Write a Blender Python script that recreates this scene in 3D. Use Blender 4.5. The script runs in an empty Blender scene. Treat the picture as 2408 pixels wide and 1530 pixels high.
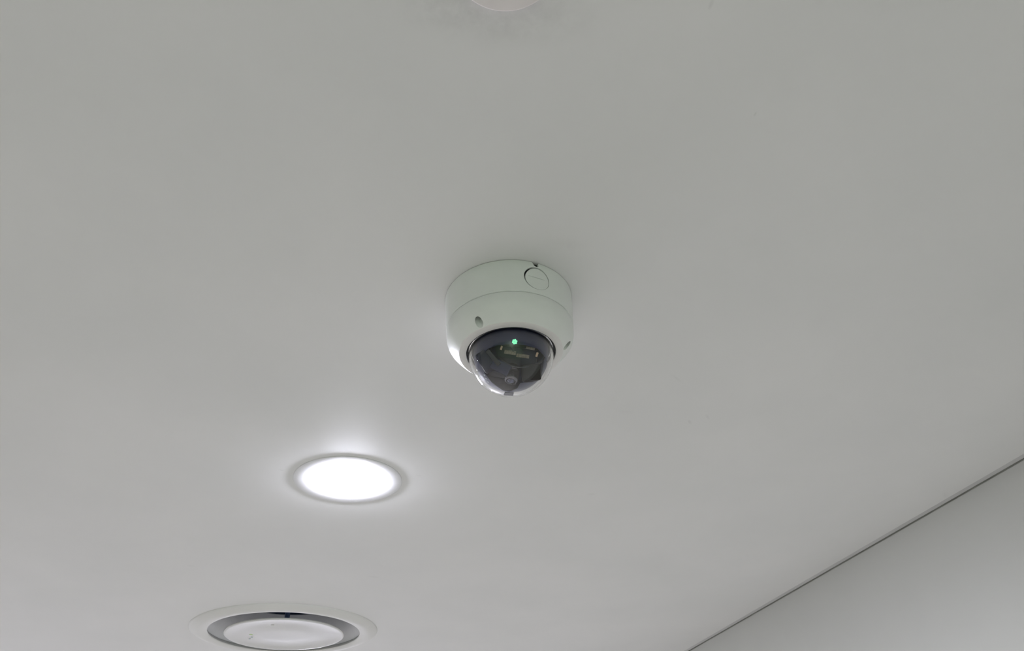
import bpy, bmesh, math, random
from mathutils import Vector, Matrix
from math import sin, cos, pi, radians, sqrt

random.seed(4)
SC = bpy.context.scene
COL = SC.collection

# ------------------------------------------------------------------ camera
CAMZ = 1.98                       # a phone held up at arm's length
CEIL = 2.40                       # ceiling height
FOCAL_PX = 1714.0
PITCH, ROLL = radians(36.91), radians(3.0)
fw = Vector((0, cos(PITCH), sin(PITCH)))
up0 = Vector((0, -sin(PITCH), cos(PITCH)))
rt0 = Vector((1, 0, 0))
rt = rt0 * cos(ROLL) - up0 * sin(ROLL)
up = rt0 * sin(ROLL) + up0 * cos(ROLL)
cam_data = bpy.data.cameras.new('camera')
cam_data.sensor_fit = 'HORIZONTAL'
cam_data.sensor_width = 36.0
cam_data.lens = 36.0 * FOCAL_PX / 2408.0
cam_data.clip_start = 0.02
cam = bpy.data.objects.new('camera', cam_data)
m = Matrix((rt, up, -fw)).transposed().to_4x4()
m.translation = (0, 0, CAMZ)
cam.matrix_world = m
COL.objects.link(cam)
SC.camera = cam

# ------------------------------------------------------------------ world, exposure
world = bpy.data.worlds.new('dim_surroundings')
world.use_nodes = True
SC.world = world
bg = world.node_tree.nodes['Background']
bg.inputs[0].default_value = (1, 1, 1, 1)
bg.inputs[1].default_value = 0.05
SC.view_settings.view_transform = 'Standard'
SC.view_settings.look = 'None'
SC.view_settings.gamma = 1.0
SC.view_settings.use_curve_mapping = False
SC.view_settings.exposure = 0.0
LAMP_STRENGTH = 505.0
LAMP_COLOUR = (0.935, 0.944, 1.075, 1)


# ------------------------------------------------------------------ material helpers
def new_mat(name):
    mt = bpy.data.materials.new(name)
    mt.use_nodes = True
    nt = mt.node_tree
    return mt, nt, nt.nodes, nt.links, nt.nodes['Principled BSDF']


def surf(name, col, rough=0.5, metal=0.0, var=0.03, scale=40.0, bump=0.0, bump_scale=900.0, spec=0.5):
    """procedural paint / plastic: noise varied colour and roughness, fine relief"""
    mt, nt, N, L, b = new_mat(name)
    tc = N.new('ShaderNodeTexCoord')
    nz = N.new('ShaderNodeTexNoise')
    nz.inputs['Scale'].default_value = scale
    nz.inputs['Detail'].default_value = 4
    L.new(tc.outputs['Object'], nz.inputs['Vector'])
    rp = N.new('ShaderNodeValToRGB')
    rp.color_ramp.elements[0].position = 0.3
    rp.color_ramp.elements[1].position = 0.7
    rp.color_ramp.elements[0].color = tuple(c * (1 - var) for c in col[:3]) + (1,)
    rp.color_ramp.elements[1].color = tuple(min(1, c * (1 + var)) for c in col[:3]) + (1,)
    L.new(nz.outputs['Fac'], rp.inputs[0])
    L.new(rp.outputs[0], b.inputs['Base Color'])
    mr = N.new('ShaderNodeMapRange')
    mr.inputs[3].default_value = max(0.0, rough - 0.04)
    mr.inputs[4].default_value = min(1.0, rough + 0.04)
    L.new(nz.outputs['Fac'], mr.inputs[0])
    L.new(mr.outputs[0], b.inputs['Roughness'])
    b.inputs['Metallic'].default_value = metal
    b.inputs['Specular IOR Level'].default_value = spec
    if bump:
        n2 = N.new('ShaderNodeTexNoise')
        n2.inputs['Scale'].default_value = bump_scale
        n2.inputs['Detail'].default_value = 2
        L.new(tc.outputs['Object'], n2.inputs['Vector'])
        bp = N.new('ShaderNodeBump')
        bp.inputs['Strength'].default_value = bump
        bp.inputs['Distance'].default_value = 0.0005
        L.new(n2.outputs['Fac'], bp.inputs['Height'])
        L.new(bp.outputs[0], b.inputs['Normal'])
    return mt


def emit(name, col, strength):
    mt, nt, N, L, b = new_mat(name)
    b.inputs['Base Color'].default_value = (0.9, 0.9, 0.9, 1)
    b.inputs['Emission Color'].default_value = col
    b.inputs['Emission Strength'].default_value = strength
    return mt


def glass(name, ior=1.49, col=(1, 1, 1)):
    mt, nt, N, L, b = new_mat(name)
    b.inputs['Base Color'].default_value = col + (1,)
    b.inputs['Transmission Weight'].default_value = 1.0
    b.inputs['IOR'].default_value = ior
    b.inputs['Roughness'].default_value = 0.0
    return mt


def at(px, py, drop=0.0):
    """point of the ceiling (or a plane a little below it) seen at a photo position"""
    d = fw + rt * ((px - 1204) / FOCAL_PX) - up * ((py - 765) / FOCAL_PX)
    d = d * ((CEIL - CAMZ - drop) / d.z)
    return Vector((d.x, d.y, CEIL - drop))


def ceiling_material():
    """matt emulsion with a few scuffs and the grey dust bloom beside the cover plate"""
    mt, nt, N, L, b = new_mat('ceiling_emulsion')
    geo = N.new('ShaderNodeNewGeometry')
    nz = N.new('ShaderNodeTexNoise')
    nz.inputs['Scale'].default_value = 5.0
    nz.inputs['Detail'].default_value = 5
    L.new(geo.outputs['Position'], nz.inputs['Vector'])
    rp = N.new('ShaderNodeValToRGB')
    rp.color_ramp.elements[0].color = (0.775, 0.775, 0.765, 1)
    rp.color_ramp.elements[1].color = (0.815, 0.81, 0.80, 1)
    rp.color_ramp.elements[0].position = 0.3
    rp.color_ramp.elements[1].position = 0.7
    L.new(nz.outputs['Fac'], rp.inputs[0])
    col = rp.outputs[0]
    n2 = N.new('ShaderNodeTexNoise')
    n2.inputs['Scale'].default_value = 60.0
    n2.inputs['Detail'].default_value = 6
    n2.inputs['Roughness'].default_value = 0.65
    L.new(geo.outputs['Position'], n2.inputs['Vector'])
    # (photo x, y, half length px, half width px, direction deg in the ceiling, strength, breakup)
    marks = [
        (1170, 18, 0.060, 0.026, 10, 0.20, 0.9), (1075, 12, 0.040, 0.016, 0, 0.06, 1.0),
        (1622, 992, 0.0060, 0.0022, 70, 0.13, 0.3), (1664, 980, 0.0070, 0.0020, 65, 0.10, 0.3),
        (1470, 968, 0.012, 0.004, 20, 0.05, 0.6), (1592, 890, 0.014, 0.0018, 50, 0.06, 0.3),
        (1330, 575, 0.020, 0.008, 10, 0.06, 0.8),
        (662, 1105, 0.0045, 0.0012, 30, 0.16, 0.2), (986, 1118, 0.0045, 0.0025, 15, 0.09, 0.5),
        (450, 1330, 0.006, 0.003, 20, 0.08, 0.4), (880, 1356, 0.012, 0.004, 20, 0.08, 0.5),
        (1390, 1162, 0.008, 0.004, 0, 0.06, 0.5), (1672, 10, 0.004, 0.0015, 100, 0.12, 0.2),
        (1776, 268, 0.0022, 0.0010, 100, 0.14, 0.1), (2222, 1164, 0.012, 0.004, 60, 0.05, 0.4),
    ]
    for px, py, a, w, ang, st, br in marks:
        p = at(px, py)
        mp = N.new('ShaderNodeMapping')
        mp.vector_type = 'TEXTURE'
        mp.inputs['Location'].default_value = (p.x, p.y, CEIL)
        mp.inputs['Rotation'].default_value = (0, 0, radians(ang))
        mp.inputs['Scale'].default_value = (a, w, 1)
        L.new(geo.outputs['Position'], mp.inputs['Vector'])
        ln = N.new('ShaderNodeVectorMath')
        ln.operation = 'LENGTH'
        L.new(mp.outputs[0], ln.inputs[0])
        mr = N.new('ShaderNodeMapRange')
        mr.interpolation_type = 'SMOOTHSTEP'
        mr.inputs[1].default_value = 1.3
        mr.inputs[2].default_value = 0.1
        mr.inputs[3].default_value = 0.0
        mr.inputs[4].default_value = st
        L.new(ln.outputs['Value'], mr.inputs[0])
        nr = N.new('ShaderNodeMapRange')
        nr.inputs[1].default_value = 0.35
        nr.inputs[2].default_value = 0.65
        nr.inputs[3].default_value = 1 - br
        nr.inputs[4].default_value = 1.0
        L.new(n2.outputs['Fac'], nr.inputs[0])
        mu = N.new('ShaderNodeMath')
        mu.operation = 'MULTIPLY'
        L.new(mr.outputs[0], mu.inputs[0])
        L.new(nr.outputs[0], mu.inputs[1])
        mx = N.new('ShaderNodeMix')
        mx.data_type = 'RGBA'
        L.new(mu.outputs[0], mx.inputs[0])
        L.new(col, mx.inputs[6])
        mx.inputs[7].default_value = (0.25, 0.24, 0.23, 1)
        col = mx.outputs[2]
    L.new(col, b.inputs['Base Color'])
    b.inputs['Roughness'].default_value = 0.56
    b.inputs['Specular IOR Level'].default_value = 0.38
    n3 = N.new('ShaderNodeTexNoise')
    n3.inputs['Scale'].default_value = 350
    L.new(geo.outputs['Position'], n3.inputs['Vector'])
    bp = N.new('ShaderNodeBump')
    bp.inputs['Strength'].default_value = 0.06
    bp.inputs['Distance'].default_value = 0.0006
    L.new(n3.outputs['Fac'], bp.inputs['Height'])
    L.new(bp.outputs[0], b.inputs['Normal'])
    return mt


M = {
    'ceiling': ceiling_material(),
    'wall': surf('wall_emulsion', (0.54, 0.54, 0.505), 0.7, var=0.02, scale=4, bump=0.1, bump_scale=300, spec=0.3),
    'wall_back': surf('back_wall_emulsion', (0.57, 0.70, 0.49), 0.7, var=0.02, scale=4, spec=0.3),
    'wall_front': surf('front_wall_emulsion', (0.84, 0.83, 0.85), 0.7, var=0.02, scale=4, spec=0.3),
    'trim': surf('trim_paint', (0.64, 0.635, 0.635), 0.5, var=0.03, scale=10),
    'gap': surf('gap_sealant', (0.42, 0.42, 0.38), 0.8, var=0.1, scale=30),
    'floor': surf('floor_vinyl', (0.62, 0.590, 0.525), 0.4, var=0.05, scale=3),
    'body': surf('camera_powder_coat', (0.85, 0.87, 0.84), 0.38, var=0.015, scale=60, bump=0.10, bump_scale=1500),
    'ring': surf('dome_ring_plastic', (0.84, 0.82, 0.80), 0.45, var=0.015, scale=60),
    'black': surf('black_plastic', (0.006, 0.007, 0.009), 0.5, var=0.1, scale=80),
    'liner': surf('liner_plastic', (0.016, 0.024, 0.095), 0.30, var=0.08, scale=50),
    'navy': surf('navy_plastic', (0.005, 0.008, 0.042), 0.4, var=0.1, scale=60),
    'brown': surf('brown_plastic', (0.022, 0.017, 0.017), 0.5, var=0.1, scale=60),
    'grey_plastic': surf('grey_plastic', (0.06, 0.06, 0.075), 0.3, var=0.08, scale=60),
    'lens_ring': surf('lens_ring_metal', (0.20, 0.20, 0.23), 0.18, metal=0.8, var=0.1, scale=60),
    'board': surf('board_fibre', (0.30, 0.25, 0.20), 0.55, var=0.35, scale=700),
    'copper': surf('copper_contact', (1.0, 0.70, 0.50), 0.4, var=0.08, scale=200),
    'pale': surf('pale_diode', (0.62, 0.70, 0.75), 0.3, var=0.1, scale=300),
    'steel': surf('screw_steel', (0.25, 0.27, 0.27), 0.35, metal=0.8, var=0.1, scale=300),
    'dome': glass('dome_polycarbonate', 1.49),
    'lens': glass('lens_glass', 1.5, (0.35, 0.4, 0.6)),
    'film': surf('grey_film', (0.20, 0.20, 0.22), 0.4, var=0.1, scale=200),
    'led': emit('green_diode', (0.10, 0.95, 0.42, 1), 0.95),
    'led_core': emit('green_diode_core', (0.02, 0.55, 0.22, 1), 0.45),
    'lamp': emit('lamp_diffuser', LAMP_COLOUR, LAMP_STRENGTH),
    'bezel': surf('lamp_bezel_paint', (0.76, 0.76, 0.77), 0.5, var=0.015, scale=50),
    'vent': surf('vent_enamel', (0.74, 0.735, 0.71), 0.45, var=0.02, scale=12),
    'vent_plate': surf('vent_plate_enamel', (0.67, 0.665, 0.645), 0.36, var=0.02, scale=9),
    'vent_in': surf('vent_inner_metal', (0.86, 0.86, 0.89), 0.45, var=0.08, scale=14),
    'vent_dark': surf('vent_plenum_blue', (0.09, 0.14, 0.28), 0.6, var=0.1, scale=20),
    'lime': surf('lime_speck', (0.62, 0.80, 0.40), 0.5, var=0.15, scale=400),
    'cover': surf('cover_plate_plastic', (0.80, 0.755, 0.74), 0.5, var=0.02, scale=60),
}


# ------------------------------------------------------------------ object helpers
def link(name, mesh, mat, parent=None, loc=None, smooth=True):
    o = bpy.data.objects.new(name, mesh)
    COL.objects.link(o)
    if mat:
        mesh.materials.clear()
        mesh.materials.append(M[mat] if isinstance(mat, str) else mat)
    if parent:
        o.parent = parent
    if loc is not None:
        o.location = loc
    if smooth:
        for p in mesh.polygons:
            p.use_smooth = True
        mesh.set_sharp_from_angle(angle=radians(38))
    return o


def empty(name, loc):
    o = bpy.data.objects.new(name, None)
    o.empty_display_size = 0.02
    o.location = loc
    COL.objects.link(o)
    return o


def tag(o, label=None, cat=None, group=None, kind=None):
    if label: o['label'] = label
    if cat: o['category'] = cat
    if group: o['group'] = group
    if kind: o['kind'] = kind
    return o


def lathe(name, prof, seg=96, closed=True):
    """revolve (r, z) points about Z; closed joins last to first"""
    bm = bmesh.new()
    rings = []
    for r, z in prof:
        if r < 1e-7:
            rings.append([bm.verts.new((0, 0, z))])
        else:
            rings.append([bm.verts.new((r * cos(2 * pi * k / seg), r * sin(2 * pi * k / seg), z)) for k in range(seg)])
    pairs = list(zip(rings, rings[1:]))
    if closed:
        pairs.append((rings[-1], rings[0]))
    for a, b in pairs:
        if len(a) == 1 and len(b) == 1:
            continue
        for k in range(seg):
            j = (k + 1) % seg
            if len(a) == 1:
                bm.faces.new((a[0], b[j], b[k]))
            elif len(b) == 1:
                bm.faces.new((a[k], a[j], b[0]))
            else:
                bm.faces.new((a[k], a[j], b[j], b[k]))
    bmesh.ops.recalc_face_normals(bm, faces=bm.faces)
    me = bpy.data.meshes.new(name)
    bm.to_mesh(me)
    bm.free()
    return me


def arc(cx, cz, r, a0, a1, n):
    return [(cx + r * cos(radians(a0 + (a1 - a0) * i / n)), cz + r * sin(radians(a0 + (a1 - a0) * i / n))) for i in range(n + 1)]


def box_mesh(name, size, bevel=0.0, mat4=None, seg=2):
    bm = bmesh.new()
    bmesh.ops.create_cube(bm, size=1.0)
    bmesh.ops.scale(bm, vec=size, verts=bm.verts)
    if bevel:
        bmesh.ops.bevel(bm, geom=bm.edges[:], offset=bevel, segments=seg, affect='EDGES', profile=0.5)
    if mat4:
        bmesh.ops.transform(bm, matrix=mat4, verts=bm.verts)
    me = bpy.data.meshes.new(name)
    bm.to_mesh(me)
    bm.free()
    return me


def cyl_mesh(name, r, depth, mat4=None, seg=40, r2=None, bevel=0.0):
    bm = bmesh.new()
    bmesh.ops.create_cone(bm, cap_ends=True, segments=seg, radius1=r, radius2=r if r2 is None else r2, depth=depth)
    if bevel:
        es = [e for e in bm.edges if len(e.link_faces) == 2 and any(len(f.verts) > 4 for f in e.link_faces)]
        bmesh.ops.bevel(bm, geom=es, offset=bevel, segments=2, affect='EDGES', profile=0.5)
    if mat4:
        bmesh.ops.transform(bm, matrix=mat4, verts=bm.verts)
    me = bpy.data.meshes.new(name)
    bm.to_mesh(me)
    bm.free()
    return me


def prism_mesh(name, pts, d0, d1, mat4):
    bm = bmesh.new()
    a = [bm.verts.new((x, y, d0)) for x, y in pts]
    b = [bm.verts.new((x, y, d1)) for x, y in pts]
    bm.faces.new(a)
    bm.faces.new(b[::-1])
    n = len(pts)
    for i in range(n):
        j = (i + 1) % n
        bm.faces.new((a[i], b[i], b[j], a[j]))
    bmesh.ops.recalc_face_normals(bm, faces=bm.faces)
    bmesh.ops.transform(bm, matrix=mat4, verts=bm.verts)
    me = bpy.data.meshes.new(name)
    bm.to_mesh(me)
    bm.free()
    return me


def boolean(mesh, cutters, op='DIFFERENCE'):
    """cut meshes given in the same space, return the finished mesh"""
    o = bpy.data.objects.new('work', mesh)
    COL.objects.link(o)
    cs = []
    for c in cutters:
        k = bpy.data.objects.new('work_cutter', c)
        COL.objects.link(k)
        cs.append(k)
        md = o.modifiers.new('b', 'BOOLEAN')
        md.operation = op
        md.solver = 'EXACT'
        md.object = k
    bpy.context.view_layer.update()
    dg = bpy.context.evaluated_depsgraph_get()
    out = bpy.data.meshes.new_from_object(o.evaluated_get(dg))
    out.name = mesh.name
    for k in [o] + cs:
        bpy.data.objects.remove(k)
    return out


def tube_mesh(name, pts, r, seg=8):
    bm = bmesh.new()
    rings = []
    for i, p in enumerate(pts):
        t = (pts[min(i + 1, len(pts) - 1)] - pts[max(i - 1, 0)]).normalized()
        n = t.orthogonal().normalized() if i == 0 else (n - t * n.dot(t)).normalized()
        b = t.cross(n)
        rings.append([bm.verts.new(p + (n * cos(2 * pi * k / seg) + b * sin(2 * pi * k / seg)) * r) for k in range(seg)])
    for a, b in zip(rings, rings[1:]):
        for k in range(seg):
            bm.faces.new((a[k], a[(k + 1) % seg], b[(k + 1) % seg], b[k]))
    bm.faces.new(rings[0][::-1])
    bm.faces.new(rings[-1])
    me = bpy.data.meshes.new(name)
    bm.to_mesh(me)
    bm.free()
    return me


# ------------------------------------------------------------------ the room
# room axes: U along the wall at the right, V away from it
U = Vector((-0.27683, 0.96092, 0))
V = Vector((-0.96092, -0.27683, 0))
EDGE_V = -0.8985                 # where the ceiling field meets the edge trim
WALL_V = EDGE_V - 0.0150         # face of the wall below the trim
U0, U1, V1 = -1.7, 4.1, 3.4


def RW(u, v, z):
    return U * u + V * v + Vector((0, 0, z))


def quads(name, polys, mat):
    bm = bmesh.new()
    for q in polys:
        bm.faces.new([bm.verts.new(p) for p in q])
    bmesh.ops.remove_doubles(bm, verts=bm.verts, dist=1e-5)
    me = bpy.data.meshes.new(name)
    bm.to_mesh(me)
    bm.free()
    return tag(link(name, me, mat, smooth=False), kind='structure')


def room_box(name, u0, u1, v0, v1, z0, z1, mat, parent=None):
    pts = [RW(u, v, z) for z in (z0, z1) for v in (v0, v1) for u in (u0, u1)]
    bm = bmesh.new()
    vs = [bm.verts.new(p) for p in pts]
    for f in ((0, 1, 3, 2), (4, 6, 7, 5), (0, 4, 5, 1), (2, 3, 7, 6), (0, 2, 6, 4), (1, 5, 7, 3)):
        bm.faces.new([vs[i] for i in f])
    bmesh.ops.recalc_face_normals(bm, faces=bm.faces)
    me = bpy.data.meshes.new(name)
    bm.to_mesh(me)
    bm.free()
    o = link(name, me, mat, parent, smooth=False)
    if not parent:
        tag(o, kind='structure')
    return o


LAMP_C = Vector((-0.2247, 0.8777, CEIL))
VENT_C = Vector((-0.4990, 1.5620, CEIL))
CAM_C = Vector((-0.0021, 0.5230, CEIL))
COVER_C = Vector((0.0075, 0.2072, CEIL))
LAMPS = [LAMP_C, LAMP_C + U * 1.7, LAMP_C + U * 1.7 + V * 1.5, LAMP_C + U * 0.7 + V * 1.75, LAMP_C + U * 3.0, LAMP_C + U * 2.9 + V * 1.5, LAMP_C - U * 2.05 + V * 0.3]  # first is the visible one; the rest are unseen, added for bounce light


def make_ceiling():
    bm = bmesh.new()
    outer = [RW(U0 - 0.05, EDGE_V, CEIL), RW(U1 + 0.05, EDGE_V, CEIL), RW(U1 + 0.05, V1 + 0.05, CEIL), RW(U0 - 0.05, V1 + 0.05, CEIL)]
    loops = [outer]
    for c, r in [(VENT_C, 0.158)] + [(p, 0.058) for p in LAMPS]:
        loops.append([Vector((c.x + r * cos(2 * pi * k / 48), c.y + r * sin(2 * pi * k / 48), CEIL)) for k in range(48)])
    edges = []
    for lp in loops:
        vs = [bm.verts.new(p) for p in lp]
        edges += [bm.edges.new((vs[i], vs[(i + 1) % len(vs)])) for i in range(len(vs))]
    bmesh.ops.triangle_fill(bm, edges=edges, use_beauty=True, use_dissolve=False)
    for f in bm.faces:
        if f.normal.z > 0:
            f.normal_flip()
    me = bpy.data.meshes.new('ceiling')
    bm.to_mesh(me)
    bm.free()
    return tag(link('ceiling', me, 'ceiling', smooth=False), kind='structure')


make_ceiling()
room_box('floor', U0, U1, WALL_V, V1, -0.1, 0.0, 'floor')
room_box('wall_right', U0, U1, WALL_V - 0.12, WALL_V, 0.0, CEIL - 0.0004, 'wall')
room_box('wall_left', U0, U1, V1, V1 + 0.12, 0.0, CEIL + 0.1, 'wall')
room_box('wall_front', U1, U1 + 0.12, WALL_V - 0.12, V1 + 0.12, 0.0, CEIL + 0.1, 'wall_front')


def make_trim():
    """bevelled edge strip of the ceiling that rises to a narrow joint along the wall"""
    prof = [(EDGE_V + 0.0000, CEIL + 0.008), (EDGE_V + 0.0000, CEIL + 0.0005), (EDGE_V - 0.0008, CEIL + 0.0002),
            (EDGE_V - 0.0135, CEIL + 0.0014), (EDGE_V - 0.0135, CEIL + 0.008)]
    bm = bmesh.new()
    a = [bm.verts.new(RW(U0, v, z)) for v, z in prof]
    b = [bm.verts.new(RW(U1, v, z)) for v, z in prof]
    n = len(prof)
    for i in range(n):
        j = (i + 1) % n
        bm.faces.new((a[i], b[i], b[j], a[j]))
    bm.faces.new(a)
    bm.faces.new(b[::-1])
    bmesh.ops.recalc_face_normals(bm, faces=bm.faces)
    me = bpy.data.meshes.new('trim_1')
    bm.to_mesh(me)
    bm.free()
    t = tag(link('trim_1', me, 'trim', smooth=False), kind='structure')
    room_box('joint_backing', U0, U1, WALL_V - 0.12, WALL_V - 0.001, CEIL - 0.0004, CEIL + 0.05, 'gap', t)
    return t


make_trim()
room_box('wall_back', U0 - 0.12, U0, WALL_V - 0.12, V1 + 0.12, 0.0, CEIL + 0.1, 'wall_back')


# ------------------------------------------------------------------ recessed downlights
def make_downlight():
    root = empty('recessed_downlight', LAMP_C)
    R = 0.0700
    bez = [(R, 0.0), (R, -0.0003), (R - 0.0004, -0.0006), (R - 0.0012, -0.0007), (0.0540, -0.0006), (0.0520, -0.0006), (0.0512, -0.0004),
           (0.0508, 0.0002), (0.0508, 0.012), (0.0570, 0.012), (0.0570, 0.0)]
    link('bezel', lathe('bezel', bez, 96), 'bezel', root)
    # opal diffuser, gently bowed below the bezel
    d = [(0.0, 0.006), (0.0502, 0.006), (0.0502, -0.0002)]
    n = 12
    for i in range(1, n + 1):
        a = i / n
        d.append((0.0502 * (1 - a), -0.0002 - 0.0058 * (1 - (1 - a) ** 2)))
    link('diffuser', lathe('diffuser', d, 64, closed=False), 'lamp', root)
    can = [(0.0, 0.052), (0.0560, 0.050), (0.0560, 0.0125), (0.0545, 0.0125), (0.0545, 0.048), (0.0, 0.050)]
    link('lamp_can', lathe('lamp_can', can, 48, closed=False), 'steel', root)
    return root


def copy_tree(o, loc):
    c = o.copy()
    COL.objects.link(c)
    c.location = loc
    for ch in list(o.children):
        k = ch.copy()
        COL.objects.link(k)
        k.parent = c
    return c


lamp = make_downlight()
tag(lamp, 'lit round recessed downlight between the dome camera and the round air vent', 'downlight', 'recessed ceiling downlights')
added_lamp_labels = ['lit round recessed downlight farther along the ceiling past the air vent',
              'lit round recessed downlight in the far left part of the ceiling',
              'lit round recessed downlight left of the dome camera, out of frame',
              'lit round recessed downlight at the far end of the ceiling by the grey wall',
              'lit round recessed downlight at the far left end of the ceiling',
              'lit round recessed downlight beside the pale green back wall']
for p, lb in zip(LAMPS[1:], added_lamp_labels):
    tag(copy_tree(lamp, p), lb, 'downlight', 'recessed ceiling downlights')


# ------------------------------------------------------------------ round air vent
def make_vent():
    root = tag(empty('round_air_vent', VENT_C), 'white round ceiling air vent with a central disc, below the lit downlight', 'air vent')
    # flange: low outer skirt, raised bead, lip into the opening
    fl = [(0.1868, 0.0), (0.1865, -0.0010), (0.1850, -0.0022), (0.1815, -0.0038), (0.1770, -0.0056), (0.1730, -0.0070), (0.1695, -0.0079),
          (0.1660, -0.0083), (0.1620, -0.0082), (0.1570, -0.0075), (0.1530, -0.0067), (0.1510, -0.0060), (0.1504, -0.0052), (0.1508, -0.0030), (0.1530, 0.0), (0.1580, 0.0005)]
    link('flange', lathe('flange', fl, 144), 'vent', root)
    # grey inner throat behind the flange
    th = [(0.1530, 0.0004), (0.1080, 0.0600), (0.1090, 0.0615), (0.1560, 0.0010)]
    link('throat', lathe('throat', th, 96), 'vent_in', root)
    pl = [(0.0, 0.112), (0.150, 0.112), (0.150, 0.0600), (0.1095, 0.0616), (0.148, 0.0640), (0.148, 0.110), (0.0, 0.110)]
    link('plenum', lathe('plenum', pl, 64, closed=False), 'vent_dark', root)
    # shallow dished disc with a rolled edge, hung on a stem
    R = 0.1190
    dz = -0.0102
    top = [(0.0, dz + 0.0060), (R - 0.004, dz + 0.0035), (R - 0.0005, dz + 0.0030)]
    edge = [(R, dz + 0.0018), (R - 0.0004, dz + 0.0005), (R - 0.0018, dz - 0.0004), (R - 0.0045, dz - 0.0004)]
    under = [(0.105, dz + 0.0016), (0.090, dz + 0.0030), (0.070, dz + 0.0034), (0.052, dz + 0.0018), (0.040, dz + 0.0010),
             (0.020, dz + 0.0014), (0.0, dz + 0.0016)]
    disc = link('disc', lathe('disc', top + edge + under, 128, closed=False), 'vent_plate', root)
    link('stem', cyl_mesh('stem', 0.0052, 0.118, Matrix.Translation((0, 0, dz + 0.0055 + 0.0590)), 24), 'vent_dark', root)
    # three thin struts from stem to throat
    for k, a in enumerate((205, 325, 85)):
        mt = Matrix.Rotation(radians(a), 4, 'Z') @ Matrix.Translation((0.070, 0, 0.100))
        link('strut', box_mesh('strut', (0.150, 0.004, 0.010), 0.0008, mt), 'vent_in', root)
    # screw cap, droplets and a green glint built as a dot on the disc
    q = at(641, 1471, 0.0085) - VENT_C
    link('screw_cap', lathe('screw_cap', [(0.0, 0.002), (0.0032, 0.002), (0.0032, 0.0), (0.0022, -0.0006), (0.0, -0.0009)], 20, closed=False),
         'vent', disc, (q.x, q.y, dz + 0.0029))
    q = at(591, 1493, 0.0085) - VENT_C
    sp = link('speck', lathe('speck', [(0.0, 0.0004), (0.0045, 0.0004), (0.0040, -0.0005), (0.0, -0.0008)], 14, closed=False),
              'lime', disc, (q.x, q.y, dz + 0.0033))
    sp['label'] = 'lime green speck'
    for px, py in ((587, 1503), (592, 1499)):
        q = at(px, py, 0.0085) - VENT_C
        link('droplet', lathe('droplet', [(0.0, 0.0004), (0.0022, 0.0004), (0.0018, -0.0009), (0.0, -0.0015)], 14, closed=False),
             'pale', disc, (q.x, q.y, dz + 0.0030))
    return root


make_vent()


# ------------------------------------------------------------------ round cover plate at the top edge
def make_cover():
    R = 0.0322
    pr = [(0.0, 0.0)] + [(R, 0.0)] + [(R, -0.0016)] + arc(R - 0.0010, -0.0016, 0.0010, 0, -90, 4) + [(0.020, -0.0030), (0.0, -0.0032)]
    root = tag(empty('cover_plate', COVER_C), 'pale pinkish round cover plate on the ceiling with grey dust around it', 'cover plate')
    link('plate', lathe('plate', pr, 72, closed=False), 'cover', root)
    link('collar', lathe('collar', [(0.012, 0.0), (0.012, 0.03), (0.010, 0.03), (0.010, 0.0)], 32), 'steel', root)
    return root


make_cover()


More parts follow.
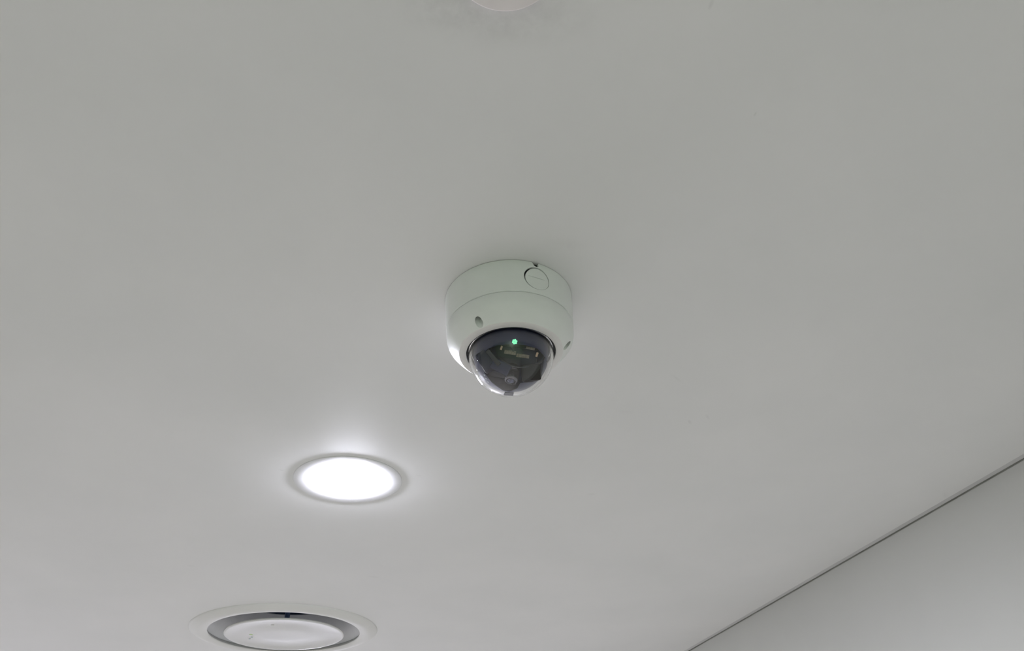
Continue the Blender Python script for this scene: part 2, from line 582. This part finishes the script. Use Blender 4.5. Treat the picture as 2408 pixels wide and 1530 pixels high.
# ------------------------------------------------------------------ dome camera
def make_dome_camera():
    root = tag(empty('dome_security_camera', CAM_C), 'white dome security camera with dark clear dome fixed to the ceiling', 'security camera')
    RB, RS = 0.0580, 0.0567          # radius at the ceiling, at the seam
    zs = -0.0336                     # seam
    wall = 0.0022

    # ---- junction base ring
    prof = [(RB, -0.0004), (RB, -0.0012), (RS + 0.0001, zs + 0.0006), (RS - 0.0005, zs), (RS - wall, zs), (RB - wall, -0.0004)]
    base = lathe('base', prof, 160)
    ang = radians(-63.5)
    out = Vector((cos(ang), sin(ang), 0))
    tan = Vector((-sin(ang), cos(ang), 0))
    zax = Vector((0, 0, 1))
    # frame whose Z points outwards, X along the wall, Y up
    fr = Matrix((tan, zax, out)).transposed().to_4x4()
    fr.translation = out * 0.055 + Vector((0, 0, -0.0172))
    hole = cyl_mesh('hole', 0.0119, 0.03, fr, 64)
    a2 = radians(-64.3)
    o2 = Vector((cos(a2), sin(a2), 0))
    t2 = Vector((-sin(a2), cos(a2), 0))
    fn = Matrix((t2, zax, o2)).transposed().to_4x4()
    fn.translation = o2 * 0.056 + Vector((0, 0, -0.0004))
    notch = prism_mesh('notch', [(-0.0042, 0.004), (-0.0036, 0.0), (-0.0014, -0.0034), (0.0004, -0.0043), (0.0022, -0.0040), (0.0028, -0.0030),
                                 (0.0022, -0.0018), (0.0028, 0.0), (0.0030, 0.004)], -0.012, 0.012, fn)
    base = boolean(base, [hole, notch])
    base_o = link('base', base, 'body', root)
    # knock-out plug: same curve as the wall, slightly smaller than its hole, tilted a touch
    solid = lathe('plug', [(RB - 0.0003, -0.0004), (RB - 0.0003, -0.0012), (RS - 0.0002, zs + 0.0006), (RS - wall, zs), (RB - wall, -0.0004)], 160)
    plug_cut = cyl_mesh('plug_cut', 0.0110, 0.03, fr @ Matrix.Translation((0.00050, -0.00042, 0)), 64)
    plug = boolean(solid, [plug_cut], 'INTERSECT')
    slot = box_mesh('slot', (0.0176, 0.0014, 0.0030), 0, fr @ Matrix.Translation((0.0004, 0.0004, 0.0029)) @ Matrix.Rotation(radians(-2), 4, 'Z'))
    plug = boolean(plug, [slot])
    plug_o = link('conduit_plug', plug, 'body', root)
    backing = lathe('gasket_backing', [(RB - wall - 0.0003, -0.0003), (RS - wall - 0.0003, zs + 0.002), (RS - wall - 0.0015, zs + 0.002), (RB - wall - 0.0015, -0.0003)], 96)
    link('base_lining', backing, 'black', root)

    # ---- cover: short drum, rounded chamfer, ring seat
    zc = -0.0440
    prof = [(RS - 0.0005, zs - 0.0003), (RS - 0.0001, zs - 0.0009), (0.0563, -0.0405), (0.0560, -0.0432)]
    prof += [(0.0553, -0.0458), (0.0540, -0.0482), (0.0522, -0.0506), (0.0500, -0.0532), (0.0478, -0.0557), (0.0462, -0.0570), (0.0457, -0.0574)]
    prof += [(0.0420, -0.0572), (0.0420, -0.0460), (0.0470, -0.0400), (0.0520, -0.0340)]
    cover = lathe('cover', prof, 160)
    holes = []
    spots = [radians(-120.5), radians(-2.5), radians(120.0)]
    for a in spots:
        rr = 0.0492
        holes.append(cyl_mesh('screw_hole', 0.0034, 0.0250, Matrix.Translation((rr * cos(a), rr * sin(a), -0.0550)), 32))
    cover = boolean(cover, holes)
    cover_o = link('cover', cover, 'body', root)
    for a in spots:
        rr = 0.0492
        sc = lathe('screw', [(0.0, -0.0006), (0.0012, -0.0006), (0.0012, -0.0018), (0.0024, -0.0016), (0.0027, -0.0010), (0.0027, 0.0006), (0.0, 0.0006)], 20, closed=False)
        link('screw', sc, 'steel', cover_o, (rr * cos(a), rr * sin(a), -0.0428))

    # ---- ring around the dome
    ring = [(0.0457, -0.0568), (0.0457, -0.0573), (0.0452, -0.0579), (0.0400, -0.0584), (0.0392, -0.0582), (0.0390, -0.0578), (0.0390, -0.0540), (0.0440, -0.0540)]
    link('dome_ring', lathe('dome_ring', ring, 144), 'ring', root)
    gk = [(0.0391, -0.0558), (0.0345, -0.0558), (0.0345, -0.0535), (0.0391, -0.0535)]
    link('gasket', lathe('gasket', gk, 96), 'black', root)

    # ---- clear dome: thin spherical shell with a short skirt
    S = Vector((0, 0, -0.0588))
    Ro, Ri = 0.0371, 0.0352
    n = 40
    outer = [(Ro, -0.0562)] + [(Ro * cos(pi / 2 * i / n), S.z - Ro * sin(pi / 2 * i / n)) for i in range(n + 1)]
    inner = [(Ri * cos(pi / 2 * i / n), S.z - Ri * sin(pi / 2 * i / n)) for i in range(n, -1, -1)] + [(Ri, -0.0562)]
    outer[-1] = (0.0, S.z - Ro)
    inner[0] = (0.0, S.z - Ri)
    dome = link('dome', lathe('dome', outer + inner, 128, closed=True), 'dome', root)

    # ---- inside: axes facing the viewer side of the dome
    K = 1 / 2692.0
    ec = Vector((0.0, -0.823, -0.568)).normalized()
    er = Vector((1, 0, 0)) * cos(ROLL) + Vector((0, 0.568, -0.823)) * sin(ROLL)
    er = (er - ec * er.dot(ec)).normalized()
    eu = ec.cross(er) * 1.0
    if eu.z < 0:
        eu = -eu
    FR = Matrix((er, eu, ec)).transposed().to_4x4()
    FR.translation = S

    def q2(px, py):
        return ((px - 1203) * K, (831 - py) * K)

    # dark liner ball with a window cut in its front
    Rl, Rk = 0.0327, 0.0317
    n = 28
    o1 = [(Rl, -0.0540)] + [(Rl * cos(pi / 2 * i / n), S.z - Rl * sin(pi / 2 * i / n)) for i in range(n + 1)]
    i1 = [(Rk * cos(pi / 2 * i / n), S.z - Rk * sin(pi / 2 * i / n)) for i in range(n, -1, -1)] + [(Rk, -0.0540)]
    o1[-1] = (0.0, S.z - Rl)
    i1[0] = (0.0, S.z - Rk)
    liner = lathe('liner', o1 + i1, 96)
    win = [q2(*p) for p in ((1136, 846), (1140, 829), (1152, 818), (1172, 811), (1200, 808), (1235, 810), (1262, 818), (1277, 834), (1275, 862), (1268, 886),
                            (1250, 893), (1224, 894), (1217, 906), (1200, 914), (1184, 912), (1160, 893), (1144, 872))]
    liner = boolean(liner, [prism_mesh('window', win, 0.004, 0.05, FR)])
    notch = prism_mesh('notch', [q2(*p) for p in ((1282, 846), (1300, 842), (1300, 858), (1286, 853))], -0.01, 0.05, FR)
    liner = boolean(liner, [notch])
    lin = link('liner', liner, 'liner', root)
    link('inner_floor', lathe('inner_floor', [(0.0, -0.0525), (0.0340, -0.0525), (0.0340, -0.0512), (0.0, -0.0512)], 64, closed=False), 'black', root)

    def inside(name, px, py, w, h, depth, dist, rot, mat, bevel=0.0008, parent=root, tilt=0.0):
        x, y = q2(px, py)
        mt = FR @ Matrix.Translation((x, y, dist)) @ Matrix.Rotation(radians(rot), 4, 'Z') @ Matrix.Rotation(radians(tilt), 4, 'X')
        return link(name, box_mesh(name, (w * K, h * K, depth), bevel, mt), mat, parent)

    # carriage that carries the lens: floor block, two cheeks
    mod = inside('carriage', 1206, 850, 108, 74, 0.008, 0.010, -8, 'navy', 0.002)
    inside('cheek', 1150, 845, 34, 50, 0.012, 0.019, 32, 'navy', 0.0022, mod)
    inside('cheek', 1248, 871, 44, 38, 0.010, 0.021, 5, 'brown', 0.0016, mod)
    inside('shield_plate', 1164, 838, 10, 42, 0.003, 0.0255, 40, 'grey_plastic', 0.0005, mod)
    inside('cover_bar', 1180, 858, 44, 26, 0.006, 0.0225, -28, 'liner', 0.0012, mod)
    # curved rail over the cheeks
    pts = []
    for i in range(25):
        a = radians(190 + 160 * i / 24)
        x, y = q2(1228 + 50 * cos(a), 832 - 27 * sin(a))
        pts.append(FR @ Vector((x, y, 0.0262 - 0.004 * abs(i - 12) / 12)))
    link('rail', tube_mesh('rail', pts, 0.0007), 'grey_plastic', mod)
    # room reflections built as beige plates and orange strips behind the window's upper edge
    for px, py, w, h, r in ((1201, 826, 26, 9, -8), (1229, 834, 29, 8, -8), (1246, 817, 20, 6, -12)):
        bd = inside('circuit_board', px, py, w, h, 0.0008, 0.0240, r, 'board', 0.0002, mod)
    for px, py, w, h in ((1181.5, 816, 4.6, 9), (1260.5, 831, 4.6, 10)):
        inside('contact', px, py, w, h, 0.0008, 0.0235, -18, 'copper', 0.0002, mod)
    for px, py, r in ((1204, 815, -42), (1207, 823, -30)):
        inside('wire', px, py, 13, 1.6, 0.0006, 0.0252, r, 'grey_plastic', 0.0001, mod)
    # lens barrel pointing down and slightly to the left
    x, y = q2(1206, 872)
    axis = (ec * 0.12 + Vector((-0.20, 0.0, -1.0))).normalized()
    base_p = FR @ Vector((x, y, 0.0150))
    qm = axis.to_track_quat('Z', 'Y').to_matrix().to_4x4()
    qm.translation = base_p
    bar = [(0.0, -0.006), (0.0056, -0.006), (0.0056, -0.0010), (0.0050, -0.0006), (0.0050, 0.0000)]
    for k in range(5):
        z = 0.0002 + 0.0011 * k
        bar += [(0.0050, z), (0.0055, z + 0.0002), (0.0055, z + 0.0006), (0.0050, z + 0.0008)]
    bar += [(0.0058, 0.0060), (0.0058, 0.0078), (0.0050, 0.0088), (0.0042, 0.0090), (0.0038, 0.0080), (0.0, 0.0076)]
    me = lathe('lens_barrel', bar, 48, closed=False)
    me.transform(qm)
    lb = link('lens_barrel', me, 'lens_ring', root)
    gl = [(0.0, 0.0094), (0.0016, 0.0092), (0.0028, 0.0088), (0.0037, 0.0082), (0.0037, 0.0079), (0.0, 0.0077)]
    me = lathe('lens', gl, 32, closed=False)
    me.transform(qm)
    link('lens', me, 'lens', lb)
    # pale infrared diodes low on the left of the liner
    for px, py, r in ((1144, 876, 2.4), (1139.5, 880, 1.6), (1147.5, 884, 2.4), (1151.5, 892, 2.4)):
        x, y = q2(px, py)
        d = sqrt(max(0, 0.0327 ** 2 - x * x - y * y))
        nrm = Vector((x, y, d)).normalized()
        mt = FR @ Matrix.Translation((x, y, d)) @ nrm.to_track_quat('Z', 'Y').to_matrix().to_4x4()
        link('infrared_diode', cyl_mesh('infrared_diode', r * K, 0.0006, mt, 14), 'pale', lin)
    # green status light: five small lobes round a centre
    x, y = q2(1211, 803)
    d = sqrt(0.0327 ** 2 - x * x - y * y)
    nrm = Vector((x, y, d)).normalized()
    base = FR @ Matrix.Translation((x, y, d)) @ nrm.to_track_quat('Z', 'Y').to_matrix().to_4x4()
    led = link('status_light', cyl_mesh('status_light', 4.6 * K, 0.0008, base, 20), 'led_core', root)
    led['label'] = 'green status light'
    for k in range(6):
        a = radians(60 * k + 30)
        mt = base @ Matrix.Translation((4.0 * K * cos(a), 4.0 * K * sin(a), 0.0003))
        link('light_lobe', cyl_mesh('light_lobe', 2.0 * K, 0.0009, mt, 12), 'led', led)
    # small grey patch under the dome
    x, y = q2(1198, 921)
    d = sqrt(Ro ** 2 - x * x - y * y)
    tz = Vector((x, y, d)).normalized()
    tx = (Vector((1, 0, 0)) - tz * tz.x).normalized()
    tm = Matrix((tx, tz.cross(tx), tz)).transposed().to_4x4()
    tm.translation = (x, y, d)
    me = prism_mesh('film_tab', [(-0.0046, -0.0032), (0.0036, -0.0032), (0.0042, 0.0030), (-0.0034, 0.0030)], -0.0006, 0.0001, FR @ tm)
    link('film_tab', me, 'film', dome, smooth=False)
    return root


make_dome_camera()
